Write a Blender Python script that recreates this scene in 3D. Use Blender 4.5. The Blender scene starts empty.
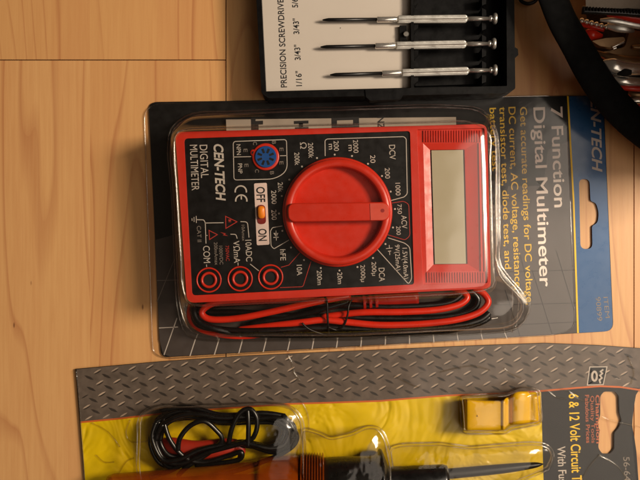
import bpy, bmesh, math, random
from mathutils import Vector, Matrix
random.seed(7)
sc = bpy.context.scene
COL = sc.collection
H = 0.35            # camera height above the table (m)
S = 0.000432        # metres on the table per photo pixel

# ------------------------------------------------------------------ camera
cd = bpy.data.cameras.new("camera"); cam = bpy.data.objects.new("camera", cd); COL.objects.link(cam)
cam.location = (0, 0, H); cam.rotation_euler = (0, 0, 0)
cd.sensor_width = 36; cd.lens = 36 * H / (640 * S)
cd.clip_start = 0.01; cd.clip_end = 20
cd.dof.use_dof = True; cd.dof.focus_distance = H - 0.018; cd.dof.aperture_fstop = 14.0
sc.camera = cam
# ------------------------------------------------------------------ world + lamps
w = bpy.data.worlds.new("World"); sc.world = w; w.use_nodes = True
bg = w.node_tree.nodes["Background"]; bg.inputs[0].default_value = (1.0, 0.72, 0.5, 1); bg.inputs[1].default_value = 0.05
def area(name, loc, target, size, sy, power, col):
    l = bpy.data.lights.new(name, 'AREA'); l.shape = 'RECTANGLE'; l.size = size; l.size_y = sy
    l.energy = power; l.color = col
    o = bpy.data.objects.new(name, l); COL.objects.link(o); o.location = loc
    o.rotation_euler = (Vector(target) - Vector(loc)).to_track_quat('-Z', 'Y').to_euler()
    return o
area("key_lamp", (0.62, 0.12, 0.60), (0, 0, 0), 0.18, 0.18, 9.2, (1.0, 0.85, 0.68))
area("ceiling_lamp", (0.55, -0.23, 1.00), (0.03, -0.02, 0), 0.90, 0.70, 4.0, (1.0, 0.86, 0.72))
sc.view_settings.view_transform = 'Standard'; sc.view_settings.look = 'None'
sc.view_settings.exposure = 0.0; sc.view_settings.gamma = 1.0
sc.cycles.max_bounces = 10; sc.cycles.transparent_max_bounces = 16
sc.cycles.use_denoising = True
sc.cycles.caustics_reflective = False; sc.cycles.caustics_refractive = False

# ------------------------------------------------------------------ helpers
def W(px, py, z=0.0):
    """photo pixel at height z (mm) above the table -> metres"""
    k = S * (H - z * 0.001) / H
    return Vector(((px - 320) * k, (240 - py) * k, z * 0.001))

def lin(c):
    return tuple(((x / 255) / 12.92 if x / 255 <= 0.04045 else ((x / 255 + 0.055) / 1.055) ** 2.4) for x in c) + (1,)

MATS = {}
def mat(name, rgb=None, rough=0.5, metal=0.0, coat=0.0, coat_rough=0.1, bump=None, vary=None, trans=0.0, ior=1.5, sss=0.0, spec=0.5):
    if name in MATS: return MATS[name]
    m = bpy.data.materials.new(name); m.use_nodes = True; MATS[name] = m
    nt = m.node_tree; N = nt.nodes; L = nt.links; p = N["Principled BSDF"]
    col = lin(rgb)
    p.inputs["Base Color"].default_value = col
    p.inputs["Roughness"].default_value = rough; p.inputs["Metallic"].default_value = metal
    p.inputs["Coat Weight"].default_value = coat; p.inputs["Coat Roughness"].default_value = coat_rough
    p.inputs["Transmission Weight"].default_value = trans; p.inputs["IOR"].default_value = ior
    p.inputs["Specular IOR Level"].default_value = spec
    if sss: p.inputs["Subsurface Weight"].default_value = sss; p.inputs["Subsurface Scale"].default_value = 0.002
    tc = N.new("ShaderNodeTexCoord")
    v = vary if vary else (120, 0.10)
    n = N.new("ShaderNodeTexNoise"); n.inputs["Scale"].default_value = v[0]; n.inputs["Detail"].default_value = 5
    L.new(tc.outputs["Object"], n.inputs["Vector"])
    hs = N.new("ShaderNodeHueSaturation"); hs.inputs["Color"].default_value = col
    mr = N.new("ShaderNodeMapRange"); mr.inputs[1].default_value = 0.3; mr.inputs[2].default_value = 0.7
    mr.inputs[3].default_value = 1 - v[1]; mr.inputs[4].default_value = 1 + v[1]
    L.new(n.outputs[0], mr.inputs[0]); L.new(mr.outputs[0], hs.inputs["Value"]); L.new(hs.outputs[0], p.inputs["Base Color"])
    n2 = N.new("ShaderNodeTexNoise"); n2.inputs["Scale"].default_value = 300; n2.inputs["Detail"].default_value = 4
    L.new(tc.outputs["Object"], n2.inputs["Vector"])
    mr2 = N.new("ShaderNodeMapRange"); mr2.inputs[1].default_value = 0.3; mr2.inputs[2].default_value = 0.7
    mr2.inputs[3].default_value = max(0.02, rough - 0.08); mr2.inputs[4].default_value = min(1, rough + 0.08)
    L.new(n2.outputs[0], mr2.inputs[0]); L.new(mr2.outputs[0], p.inputs["Roughness"])
    if bump:
        b = N.new("ShaderNodeBump"); b.inputs["Strength"].default_value = bump[1]; b.inputs["Distance"].default_value = bump[2] if len(bump) > 2 else 0.0004
        nb = N.new("ShaderNodeTexNoise"); nb.inputs["Scale"].default_value = bump[0]; nb.inputs["Detail"].default_value = 4
        L.new(tc.outputs["Object"], nb.inputs["Vector"]); L.new(nb.outputs[0], b.inputs["Height"])
        L.new(b.outputs[0], p.inputs["Normal"])
        if coat: L.new(b.outputs[0], p.inputs["Coat Normal"])
    return m

def film(name, tint, rough, f0, edge, scale, strength, dist=0.0006, crease=False, haze=0.0):
    """thin clear plastic sheet: see-through with a fresnel sheen"""
    m = bpy.data.materials.new(name); m.use_nodes = True; MATS[name] = m
    nt = m.node_tree; N = nt.nodes; L = nt.links; N.clear()
    out = N.new("ShaderNodeOutputMaterial"); mix = N.new("ShaderNodeMixShader")
    tr = N.new("ShaderNodeBsdfTransparent"); tr.inputs[0].default_value = tint
    gl = N.new("ShaderNodeBsdfGlossy"); gl.inputs["Roughness"].default_value = rough; gl.inputs["Color"].default_value = (1, .98, .95, 1)
    tc = N.new("ShaderNodeTexCoord"); nz = N.new("ShaderNodeTexNoise"); nz.inputs["Scale"].default_value = scale; nz.inputs["Detail"].default_value = 3
    L.new(tc.outputs["Object"], nz.inputs["Vector"])
    b = N.new("ShaderNodeBump"); b.inputs["Strength"].default_value = strength; b.inputs["Distance"].default_value = dist
    if crease:
        vo = N.new("ShaderNodeTexVoronoi"); vo.feature = 'DISTANCE_TO_EDGE'; vo.inputs["Scale"].default_value = 38
        vo.inputs["Randomness"].default_value = 1
        ad = N.new("ShaderNodeVectorMath"); ad.operation = 'ADD'; sc_ = N.new("ShaderNodeVectorMath"); sc_.operation = 'SCALE'; sc_.inputs[3].default_value = 0.03
        L.new(nz.outputs[1], sc_.inputs[0]); L.new(sc_.outputs[0], ad.inputs[0]); L.new(tc.outputs["Object"], ad.inputs[1]); L.new(ad.outputs[0], vo.inputs["Vector"])
        mr = N.new("ShaderNodeMapRange"); mr.inputs[1].default_value = 0; mr.inputs[2].default_value = 0.05; mr.inputs[3].default_value = 0.6; mr.inputs[4].default_value = 0
        L.new(vo.outputs["Distance"], mr.inputs[0])
        mm = N.new("ShaderNodeMath"); mm.operation = 'ADD'; L.new(mr.outputs[0], mm.inputs[0]); L.new(nz.outputs[0], mm.inputs[1])
        L.new(mm.outputs[0], b.inputs["Height"])
    else:
        L.new(nz.outputs[0], b.inputs["Height"])
    L.new(b.outputs[0], gl.inputs["Normal"])
    lw = N.new("ShaderNodeLayerWeight"); lw.inputs["Blend"].default_value = 0.5
    pw = N.new("ShaderNodeMath"); pw.operation = 'POWER'; pw.inputs[1].default_value = 3.0
    L.new(lw.outputs["Facing"], pw.inputs[0])
    mr = N.new("ShaderNodeMapRange"); mr.inputs[3].default_value = f0; mr.inputs[4].default_value = edge
    L.new(pw.outputs[0], mr.inputs[0]); L.new(mr.outputs[0], mix.inputs[0])
    L.new(tr.outputs[0], mix.inputs[1]); L.new(gl.outputs[0], mix.inputs[2]); L.new(mix.outputs[0], out.inputs[0])
    return m

class MB:
    def __init__(s): s.v = []; s.f = []; s.m = []; s.sm = []
    def add(s, v, f, m=0, smooth=False):
        o = len(s.v); s.v += [tuple(x) for x in v]
        for q in f: s.f.append([i + o for i in q]); s.m.append(m); s.sm.append(smooth)
        return s
    def build(s, name, mats, parent=None, loc=None, fix=True, bevel=0):
        if not isinstance(mats, (list, tuple)): mats = [mats]
        base = Vector((0, 0, 0))
        if parent is not None:
            base = parent["_base"] if "_base" in parent else (0, 0, 0); base = Vector(base)
        elif loc is not None: base = Vector(loc)
        me = bpy.data.meshes.new(name)
        me.from_pydata([tuple(Vector(q) - base) for q in s.v], [], s.f)
        for mt in mats: me.materials.append(mt)
        for p, mi, sm in zip(me.polygons, s.m, s.sm): p.material_index = mi; p.use_smooth = sm
        if fix:
            bm = bmesh.new(); bm.from_mesh(me)
            bmesh.ops.recalc_face_normals(bm, faces=bm.faces); bm.to_mesh(me); bm.free()
        o = bpy.data.objects.new(name, me); COL.objects.link(o)
        if parent is not None: o.parent = parent; o["_base"] = tuple(base)
        else: o.location = base; o["_base"] = tuple(base)
        if bevel:
            b = o.modifiers.new("bevel", 'BEVEL'); b.width = bevel * 0.001; b.segments = 3; b.limit_method = 'ANGLE'; b.angle_limit = math.radians(40)
            b.harden_normals = False
        return o

def tag(o, label=None, cat=None, group=None, kind=None):
    if label: o["label"] = label
    if cat: o["category"] = cat
    if group: o["group"] = group
    if kind: o["kind"] = kind
    return o
def thing(name, loc, label, cat, group=None):
    o = bpy.data.objects.new(name, None); COL.objects.link(o); o.location = loc; o["_base"] = tuple(loc)
    o.empty_display_size = 0.01
    return tag(o, label, cat, group)

def circ(cx, cy, r, n=48, ry=None, rot=0):
    ry = ry or r
    return [(cx + r * math.cos(2 * math.pi * i / n + rot), cy + ry * math.sin(2 * math.pi * i / n + rot)) for i in range(n)]
def catmull(P, closed=False, n=8):
    out = []; m = len(P); rng = range(m if closed else m - 1)
    for i in rng:
        if closed: a, b, c, d = P[(i - 1) % m], P[i], P[(i + 1) % m], P[(i + 2) % m]
        else: a, b, c, d = P[max(i - 1, 0)], P[i], P[i + 1], P[min(i + 2, m - 1)]
        for k in range(n):
            t = k / n
            out.append(tuple(0.5 * ((2 * b[j]) + (-a[j] + c[j]) * t + (2 * a[j] - 5 * b[j] + 4 * c[j] - d[j]) * t * t + (-a[j] + 3 * b[j] - 3 * c[j] + d[j]) * t ** 3) for j in range(len(b))))
    if not closed: out.append(tuple(P[-1]))
    return out
def rounded(pts, r, n=6):
    """round the corners of a polygon; r a number or one per corner"""
    out = []; m = len(pts)
    for i in range(m):
        rr = r[i] if isinstance(r, (list, tuple)) else r
        p = Vector(pts[i]); a = Vector(pts[i - 1]); b = Vector(pts[(i + 1) % m])
        if rr <= 0: out.append(tuple(p)); continue
        da = (a - p).normalized(); db = (b - p).normalized()
        rr = min(rr, (a - p).length * .49, (b - p).length * .49)
        s, e = p + da * rr, p + db * rr
        for k in range(n + 1):
            t = k / n; out.append(tuple(s * (1 - t) ** 2 + p * 2 * t * (1 - t) + e * t * t))
    return out
def tess(outer, holes, z0, z1):
    """plate with holes between heights z0,z1 (mm), outlines in photo pixels -> verts, faces"""
    c = bpy.data.curves.new("t", 'CURVE'); c.dimensions = '2D'; c.fill_mode = 'BOTH'
    th = (z1 - z0) * 0.001; c.extrude = th / 2
    for pl in [outer] + list(holes):
        sp = c.splines.new('POLY'); sp.points.add(len(pl) - 1)
        for i, q in enumerate(pl): v = W(q[0], q[1], z1); sp.points[i].co = (v.x, v.y, 0, 1)
        sp.use_cyclic_u = True
    o = bpy.data.objects.new("t", c); COL.objects.link(o)
    me = bpy.data.meshes.new_from_object(o)
    zc = (z0 + z1) / 2 * 0.001
    v = [(q.co.x, q.co.y, q.co.z + zc) for q in me.vertices]; f = [list(p.vertices) for p in me.polygons]
    bpy.data.objects.remove(o); bpy.data.curves.remove(c); bpy.data.meshes.remove(me)
    return v, f
def plate(mb, outer, z0, z1, m=0, holes=()):
    v, f = tess(outer, holes, z0, z1)
    # weld
    key = {}; idx = []; nv = []
    for q in v:
        k = tuple(round(x, 7) for x in q)
        if k not in key: key[k] = len(nv); nv.append(q)
        idx.append(key[k])
    nf = []
    for q in f:
        g = [idx[i] for i in q]; g = [x for i, x in enumerate(g) if x != g[i - 1]]
        if len(set(g)) > 2: nf.append(g)
    mb.add(nv, nf, m)
def flat(mb, pts, z, m=0):
    mb.add([W(x, y, z) for x, y in pts], [list(range(len(pts)))], m)
def stroke(mb, pts, wd, z, m=0, closed=False):
    n = len(pts); L = []; R = []
    for i in range(n):
        p = Vector(pts[i][:2])
        if closed: a = Vector(pts[i - 1][:2]); b = Vector(pts[(i + 1) % n][:2])
        else: a = Vector(pts[max(i - 1, 0)][:2]); b = Vector(pts[min(i + 1, n - 1)][:2])
        d1 = (p - a); d2 = (b - p)
        if d1.length < 1e-6: d1 = d2
        if d2.length < 1e-6: d2 = d1
        d1.normalize(); d2.normalize(); t = (d1 + d2)
        if t.length < 1e-6: t = d1
        t.normalize(); nn = Vector((-t.y, t.x)); k = 1 / max(0.5, nn.dot(Vector((-d1.y, d1.x))))
        L.append(p + nn * wd / 2 * k); R.append(p - nn * wd / 2 * k)
    vs = [W(q.x, q.y, z) for q in L] + [W(q.x, q.y, z) for q in R]
    fs = [[i, (i + 1) % n, n + (i + 1) % n, n + i] for i in range(n if closed else n - 1)]
    mb.add(vs, fs, m)
def ring(mb, cx, cy, r0, r1, z, m=0, n=48): stroke(mb, circ(cx, cy, (r0 + r1) / 2, n), r1 - r0, z, m, True)
def lathe(mb, cx, cy, prof, m=0, n=64, cap=True, smooth=True):
    vs = []; fs = []
    for r, z in prof:
        vs += [W(x, y, z) for x, y in circ(cx, cy, r, n)]
    for k in range(len(prof) - 1):
        for i in range(n):
            j = (i + 1) % n; fs.append([k * n + i, k * n + j, (k + 1) * n + j, (k + 1) * n + i])
    mb.add(vs, fs, m, smooth)
    if cap:
        a = vs[-n:]; mb.add(a, [list(range(n))], m, False)
def loft(mb, rings, m=0, cap=True, smooth=True):
    """rings: list of (points px, z mm) all with the same count"""
    n = len(rings[0][0]); vs = []; fs = []
    for pts, z in rings:
        for i, q in enumerate(pts): vs.append(W(q[0], q[1], z if not callable(z) else z(q[0], q[1])))
    for k in range(len(rings) - 1):
        for i in range(n):
            j = (i + 1) % n; fs.append([k * n + i, k * n + j, (k + 1) * n + j, (k + 1) * n + i])
    if cap: fs.append([(len(rings) - 1) * n + i for i in range(n)])
    mb.add(vs, fs, m, smooth)
def polar(pts, c, n=240, soft=2):
    """resample a star-shaped outline by angle about c"""
    out = []; m = len(pts)
    for k in range(n):
        a = 2 * math.pi * k / n; dx, dy = math.cos(a), math.sin(a); best = 0
        for i in range(m):
            x1, y1 = pts[i][0] - c[0], pts[i][1] - c[1]; x2, y2 = pts[(i + 1) % m][0] - c[0], pts[(i + 1) % m][1] - c[1]
            ex, ey = x2 - x1, y2 - y1; den = dx * ey - dy * ex
            if abs(den) < 1e-9: continue
            t = (x1 * ey - y1 * ex) / den; u = (x1 * dy - y1 * dx) / den
            if t > 0 and -1e-6 <= u <= 1 + 1e-6: best = max(best, t)
        out.append((c[0] + dx * best, c[1] + dy * best))
    for _ in range(soft):
        out = [((out[i - 1][0] + 2 * out[i][0] + out[(i + 1) % n][0]) / 4, (out[i - 1][1] + 2 * out[i][1] + out[(i + 1) % n][1]) / 4) for i in range(n)]
    return out
def tube3(mb, P, r, m=0, n=12, seg=6, cap=True, flatz=1.0):
    """P: world-space points (metres); r: radius mm (number or list)"""
    if not isinstance(r, (list, tuple)): r = [r] * len(P)
    Q = catmull([(p[0], p[1], p[2], rr) for p, rr in zip(P, r)], n=seg)
    pts = [Vector(q[:3]) for q in Q]; rad = [q[3] * 0.001 for q in Q]
    up = Vector((0, 0, 1)); vs = []; fs = []
    prev = None
    for i, p in enumerate(pts):
        t = (pts[min(i + 1, len(pts) - 1)] - pts[max(i - 1, 0)])
        if t.length < 1e-9: t = Vector((1, 0, 0))
        t.normalize()
        if prev is None: s = t.cross(up) if abs(t.z) < 0.95 else t.cross(Vector((1, 0, 0)))
        else: s = prev - t * prev.dot(t)
        s.normalize(); prev = s; b = s.cross(t)
        for k in range(n):
            a = 2 * math.pi * k / n
            vs.append(p + (s * math.cos(a) + b * math.sin(a) * flatz) * rad[i])
    for i in range(len(pts) - 1):
        for k in range(n):
            j = (k + 1) % n; fs.append([i * n + k, i * n + j, (i + 1) * n + j, (i + 1) * n + k])
    if cap: fs.append(list(range(n))[::-1]); fs.append([(len(pts) - 1) * n + k for k in range(n)])
    mb.add(vs, fs, m, True)
def tube(mb, P, r, m=0, **k): tube3(mb, [W(*q) for q in P], r, m, **k)
def box3(mb, lo, hi, m=0):
    x0, y0, z0 = lo; x1, y1, z1 = hi
    v = [(x0, y0, z0), (x1, y0, z0), (x1, y1, z0), (x0, y1, z0), (x0, y0, z1), (x1, y0, z1), (x1, y1, z1), (x0, y1, z1)]
    mb.add(v, [[0, 3, 2, 1], [4, 5, 6, 7], [0, 1, 5, 4], [1, 2, 6, 5], [2, 3, 7, 6], [3, 0, 4, 7]], m)

TXT = {}
def glyphs(s, bold=0.0, shear=0.0, spacing=1.0):
    k = (s, bold, shear, spacing)
    if k in TXT: return TXT[k]
    c = bpy.data.curves.new("txt", 'FONT'); c.body = s; c.size = 1; c.resolution_u = 4; c.offset = bold; c.shear = shear; c.space_character = spacing
    o = bpy.data.objects.new("txt", c); COL.objects.link(o)
    bpy.context.view_layer.update()
    me = bpy.data.meshes.new_from_object(o)
    v = [(q.co.x, q.co.y) for q in me.vertices]; f = [list(p.vertices) for p in me.polygons]
    bpy.data.objects.remove(o); bpy.data.curves.remove(c); bpy.data.meshes.remove(me)
    TXT[k] = (v, f); return v, f
CAPH = max(q[1] for q in glyphs("H")[0])
def text(mb, s, A, B, cap, z, m=0, bold=0.0, shear=0.0, up=None, spacing=1.0):
    """A,B: pixel points of the base line's ends; cap: capital height in px"""
    v, f = glyphs(s, bold, shear, spacing)
    if not v: return
    x0 = min(q[0] for q in v); x1 = max(q[0] for q in v)
    A = Vector(A); B = Vector(B); d = B - A
    if up is None: u = Vector((d.y, -d.x)).normalized() * cap     # image y grows downward: up is to the left of travel
    else: u = Vector(up).normalized() * cap
    vs = []
    for x, y in v:
        p = A + d * ((x - x0) / (x1 - x0)) + u * (y / CAPH)
        vs.append(W(p.x, p.y, z))
    mb.add(vs, f, m)
def vt(mb, s, x, y0, y1, cap, z, m=0, dx=None, **k):
    """writing that runs down the picture, capitals' tops to the right"""
    d = (y1 - y0) * 0.045 if dx is None else dx
    text(mb, s, (x, y0), (x + d, y1), cap, z, m, up=(1, -0.04), **k)

# ------------------------------------------------------------------ materials
red = mat("red_plastic", (202, 42, 20), rough=0.42, bump=(1500, 0.12, 0.0002), vary=(60, 0.06))
red_smooth = mat("red_plastic_smooth", (202, 43, 21), rough=0.34, vary=(80, 0.06))
red_light = mat("red_plastic_light", (214, 80, 62), rough=0.4)
blackp = mat("black_plastic", (9, 8, 8), rough=0.42, spec=0.18, bump=(900, 0.1, 0.0002))
panelm = mat("panel_black", (9, 8, 8), rough=0.4, spec=0.35, vary=(40, 0.12))
white_ink = mat("white_ink", (190, 178, 166), rough=0.6)
dim_ink = mat("grey_ink", (128, 116, 106), rough=0.6)
red_ink = mat("red_ink", (176, 40, 26), rough=0.6)
pink = mat("cream_plate", (222, 196, 186), rough=0.5)
black_ink = mat("black_ink", (22, 20, 20), rough=0.6)
blue = mat("blue_plastic", (22, 74, 140), rough=0.4)
orange = mat("orange_plastic", (236, 130, 20), rough=0.35)
lcd = mat("display_glass", (178, 168, 142), rough=0.18, vary=(30, 0.04))
hole = mat("dark_hollow", (8, 7, 7), rough=0.9)
paper = mat("cream_paper_shaded", (168, 156, 140), rough=0.8, bump=(300, 0.1))  # leaflet's cream dimmed in the colour for the shade it lies in
labelm = mat("cream_card", (186, 175, 162), rough=0.75, bump=(200, 0.08), vary=(25, 0.03))
rubber_b = mat("black_rubber", (10, 9, 9), rough=0.30)
rubber_r = mat("red_rubber", (216, 44, 20), rough=0.32)
steel = mat("polished_steel", (225, 220, 212), rough=0.2, metal=0.85)
steel_w = mat("worn_steel", (225, 222, 214), rough=0.38, metal=0.85, bump=(250, 0.2))
steel_d = mat("dark_steel", (150, 120, 88), rough=0.35, metal=.8, bump=(120, 0.3))
blk_steel = mat("blackened_steel", (22, 20, 19), rough=0.35, metal=0.4)

def card_mat(name, c1, c2, rough=0.3, coat=0.3, crumple=0.25, scale=30, vary=(18, 0.08)):
    """printed glossy card with faint wrinkles"""
    m = mat(name, c1, rough=rough, spec=0.35, coat=coat, coat_rough=0.12, bump=(scale, crumple, 0.0012), vary=vary)
    return m
card_black = card_mat("printed_black", (11, 9, 8), None, 0.45, 0.12, 0.12)
card_blue = card_mat("printed_blue", (38, 82, 128), None, 0.32, 0.6, 0.18, 22)
ink_yellow = mat("yellow_ink", (236, 192, 24), rough=0.45)
plate_taupe = card_mat("printed_taupe", (96, 84, 75), None, 0.4, 0.15, 0.3, 30, (260, 0.22))
plate_dark = card_mat("printed_dark", (22, 18, 16), None, 0.4, 0.15, 0.3, 30, (200, 0.25))
board_edge = mat("cardboard_edge", (120, 96, 72), rough=0.9)

def crumpled_yellow():
    m = mat("printed_yellow", (220, 186, 4), rough=0.45, spec=0.3, coat=0.2, coat_rough=0.15)
    nt = m.node_tree; N = nt.nodes; L = nt.links; p = N["Principled BSDF"]; tc = N.new("ShaderNodeTexCoord")
    n = N.new("ShaderNodeTexNoise"); n.inputs["Scale"].default_value = 26; n.inputs["Detail"].default_value = 3; n.inputs["Distortion"].default_value = 1.6
    vo = N.new("ShaderNodeTexVoronoi"); vo.inputs["Scale"].default_value = 45; vo.feature = 'SMOOTH_F1'
    L.new(tc.outputs["Object"], n.inputs["Vector"]); L.new(n.outputs[1], vo.inputs["Vector"])
    vo.inputs["Scale"].default_value = 4
    ad = N.new("ShaderNodeMath"); ad.operation = 'ADD'; L.new(n.outputs[0], ad.inputs[0]); L.new(vo.outputs["Distance"], ad.inputs[1])
    b = N.new("ShaderNodeBump"); b.inputs["Strength"].default_value = 0.6; b.inputs["Distance"].default_value = 0.0028
    L.new(ad.outputs[0], b.inputs["Height"]); L.new(b.outputs[0], p.inputs["Normal"]); L.new(b.outputs[0], p.inputs["Coat Normal"])
    return m
card_yellow = crumpled_yellow()
orange_ink = mat("orange_ink", (196, 96, 34), rough=0.5)

def wood_mat():
    m = bpy.data.materials.new("maple_laminate"); m.use_nodes = True
    nt = m.node_tree; N = nt.nodes; L = nt.links; p = N["Principled BSDF"]
    tc = N.new("ShaderNodeTexCoord"); sep = N.new("ShaderNodeSeparateXYZ"); L.new(tc.outputs["Object"], sep.inputs[0])
    def math_(op, a, b=None):
        n = N.new("ShaderNodeMath"); n.operation = op
        for i, q in enumerate((a, b)):
            if q is None: continue
            if isinstance(q, (int, float)): n.inputs[i].default_value = q
            else: L.new(q, n.inputs[i])
        return n.outputs[0]
    sw = 136 * S; x0 = (226 - 320) * S
    sid = math_('FLOOR', math_('DIVIDE', math_('SUBTRACT', sep.outputs[0], x0), sw))
    wn = N.new("ShaderNodeTexWhiteNoise"); wn.noise_dimensions = '1D'; L.new(sid, wn.inputs["W"])
    yid = math_('FLOOR', math_('DIVIDE', math_('SUBTRACT', sep.outputs[1], (240 - 60) * S), 1.1))
    yid = math_("ADD", math_("MULTIPLY", yid, math_("LESS_THAN", sep.outputs[0], x0)), 7.0)
    cmb = N.new("ShaderNodeCombineXYZ"); L.new(sid, cmb.inputs[0]); L.new(yid, cmb.inputs[1])
    wn2 = N.new("ShaderNodeTexWhiteNoise"); wn2.noise_dimensions = '3D'; L.new(cmb.outputs[0], wn2.inputs["Vector"])
    # every strip has its own grain
    off = N.new("ShaderNodeVectorMath"); off.operation = 'SCALE'; off.inputs[3].default_value = 3.0; L.new(wn2.outputs["Color"], off.inputs[0])
    pos = N.new("ShaderNodeVectorMath"); pos.operation = 'ADD'; L.new(tc.outputs["Object"], pos.inputs[0]); L.new(off.outputs[0], pos.inputs[1])
    def stretched(sx, sy):
        mp = N.new("ShaderNodeMapping"); mp.inputs["Scale"].default_value = (sx, sy, 1); L.new(pos.outputs[0], mp.inputs[0]); return mp.outputs[0]
    g1 = N.new("ShaderNodeTexNoise"); g1.inputs["Scale"].default_value = 1; g1.inputs["Detail"].default_value = 7; g1.inputs["Roughness"].default_value = 0.65; L.new(stretched(620, 24), g1.inputs["Vector"])
    g2 = N.new("ShaderNodeTexNoise"); g2.inputs["Scale"].default_value = 1; g2.inputs["Detail"].default_value = 2; L.new(stretched(60, 4), g2.inputs["Vector"])
    # growth-ring lines: contour lines of a stretched field
    g3 = N.new("ShaderNodeTexNoise"); g3.inputs["Scale"].default_value = 1; g3.inputs["Detail"].default_value = 1.5; g3.inputs["Roughness"].default_value = .4; L.new(stretched(26, 2.4), g3.inputs["Vector"])
    fr = math_('FRACT', math_('MULTIPLY', g3.outputs[0], 15.0))
    line = N.new("ShaderNodeValToRGB"); line.color_ramp.elements[0].position = 0.0; line.color_ramp.elements[0].color = (1, 1, 1, 1)
    line.color_ramp.elements[1].position = 0.16; line.color_ramp.elements[1].color = (0, 0, 0, 1)
    e = line.color_ramp.elements.new(0.95); e.color = (0, 0, 0, 1); e = line.color_ramp.elements.new(1.0); e.color = (0.8, .8, .8, 1)
    L.new(fr, line.inputs[0])
    base = N.new("ShaderNodeMixRGB"); base.inputs[1].default_value = lin((202, 150, 93)); base.inputs[2].default_value = lin((212, 163, 107)); L.new(wn2.outputs["Value"], base.inputs[0])
    m1 = N.new("ShaderNodeMixRGB"); m1.inputs[2].default_value = lin((190, 134, 82)); L.new(base.outputs[0], m1.inputs[1])
    r1 = N.new("ShaderNodeMapRange"); r1.inputs[1].default_value = 0.4; r1.inputs[2].default_value = 0.75; r1.inputs[4].default_value = 0.55; L.new(g1.outputs[0], r1.inputs[0]); L.new(r1.outputs[0], m1.inputs[0])
    m2 = N.new("ShaderNodeMixRGB"); m2.inputs[2].default_value = lin((186, 122, 76)); L.new(m1.outputs[0], m2.inputs[1])
    r2 = N.new("ShaderNodeMapRange"); r2.inputs[1].default_value = 0.45; r2.inputs[2].default_value = 0.8; r2.inputs[4].default_value = 0.4; L.new(g2.outputs[0], r2.inputs[0]); L.new(r2.outputs[0], m2.inputs[0])
    m3 = N.new("ShaderNodeMixRGB"); m3.inputs[2].default_value = lin((160, 94, 56)); L.new(m2.outputs[0], m3.inputs[1])
    L.new(math_('MULTIPLY', line.outputs[0], math_('MULTIPLY', g2.outputs[0], 0.9)), m3.inputs[0])
    # pores and specks
    vo = N.new("ShaderNodeTexVoronoi"); vo.inputs["Scale"].default_value = 1; L.new(stretched(90, 30), vo.inputs["Vector"])
    sp = N.new("ShaderNodeMapRange"); sp.inputs[1].default_value = 0.045; sp.inputs[2].default_value = 0.02; sp.inputs[3].default_value = 0; sp.inputs[4].default_value = 0.7; L.new(vo.outputs["Distance"], sp.inputs[0])
    m4 = N.new("ShaderNodeMixRGB"); m4.inputs[2].default_value = lin((92, 50, 26)); L.new(m3.outputs[0], m4.inputs[1]); L.new(sp.outputs[0], m4.inputs[0])
    L.new(m4.outputs[0], p.inputs["Base Color"])
    p.inputs["Roughness"].default_value = 0.42; p.inputs["Coat Weight"].default_value = 0.15; p.inputs["Coat Roughness"].default_value = 0.25
    b = N.new("ShaderNodeBump"); b.inputs["Strength"].default_value = 0.15; b.inputs["Distance"].default_value = 0.0003; L.new(g1.outputs[0], b.inputs["Height"]); L.new(b.outputs[0], p.inputs["Normal"])
    return m
wood = wood_mat()
seam = mat("seam_dark", (78, 42, 20), rough=0.9)

# ------------------------------------------------------------------ the floor of maple laminate boards
mb = MB(); bw = 408 * S; gx = 0.00022
box3(mb, (-1.2, -1.2, -0.008), (1.2, 1.2, -0.0012), 1)
yj0 = (240 - 60) * S
for i in range(-7, 7):
    xa = (226 - 320) * S + i * bw; xb = xa + bw
    js = yj0 if i == -1 else yj0 + 0.37 * ((i * 7) % 5 + 0.6)
    ys = [-1.2, 1.2]; q = js
    while q > -1.2: ys.append(q); q -= 1.1
    q = js + 1.1
    while q < 1.2: ys.append(q); q += 1.1
    ys = sorted(set(ys))
    for a, b in zip(ys[:-1], ys[1:]):
        if b - a < 0.01: continue
        box3(mb, (xa + gx, a + gx, -0.0012), (xb - gx, b - gx, 0.0), 0)
fl = mb.build("floor", [wood, seam]); tag(fl, kind="structure")

# ================================================================== multimeter blister pack (card + clear shell)
c0 = W(380, 225, 0)
pack = thing("multimeter_package", c0, "clear blister package with black and grey card and blue header strip, holding the red multimeter", "blister package")
card_px = rounded([(148.5, 102), (603.5, 95.5), (613.5, 331), (161, 357.5)], [9, 8, 9, 8])
hang = rounded([(579, 179), (589.5, 179), (590.5, 201), (596, 203), (599, 213), (597.5, 223), (592, 226), (592.5, 249), (580.5, 249)], [5, 5, 2, 4, 5, 4, 2, 5.5, 5.5], 4)
ZC = 0.9
mb = MB(); plate(mb, card_px, 0.15, ZC, 0, [hang]); mb.build("card", card_black, pack)
# printed blue header with hanger hole, yellow rule
mb = MB(); plate(mb, rounded([(569, 96.3), (603, 95.8), (613, 331), (579, 332.8)], [0, 8, 9, 0]), ZC + .01, ZC + .05, 0, [hang])
stroke(mb, [(567.8, 96), (573.6, 200), (578, 333)], 1.7, ZC + .12, 1)
zt = ZC + .1
text(mb, "CEN-TECH", (590.5, 88), (592.5, 172.5), 9.5, zt, 2, bold=0.022, shear=0.28, up=(1, -0.05))
text(mb, "ITEM", (603.3, 297), (605.5, 318), 4.4, zt, 3, up=(1, -0.05))
text(mb, "90899", (595.5, 297), (597.5, 321), 4.8, zt, 3, up=(1, -0.05))
mb.build("header_strip", [card_blue, ink_yellow, white_ink, dim_ink], pack, fix=False)
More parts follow.
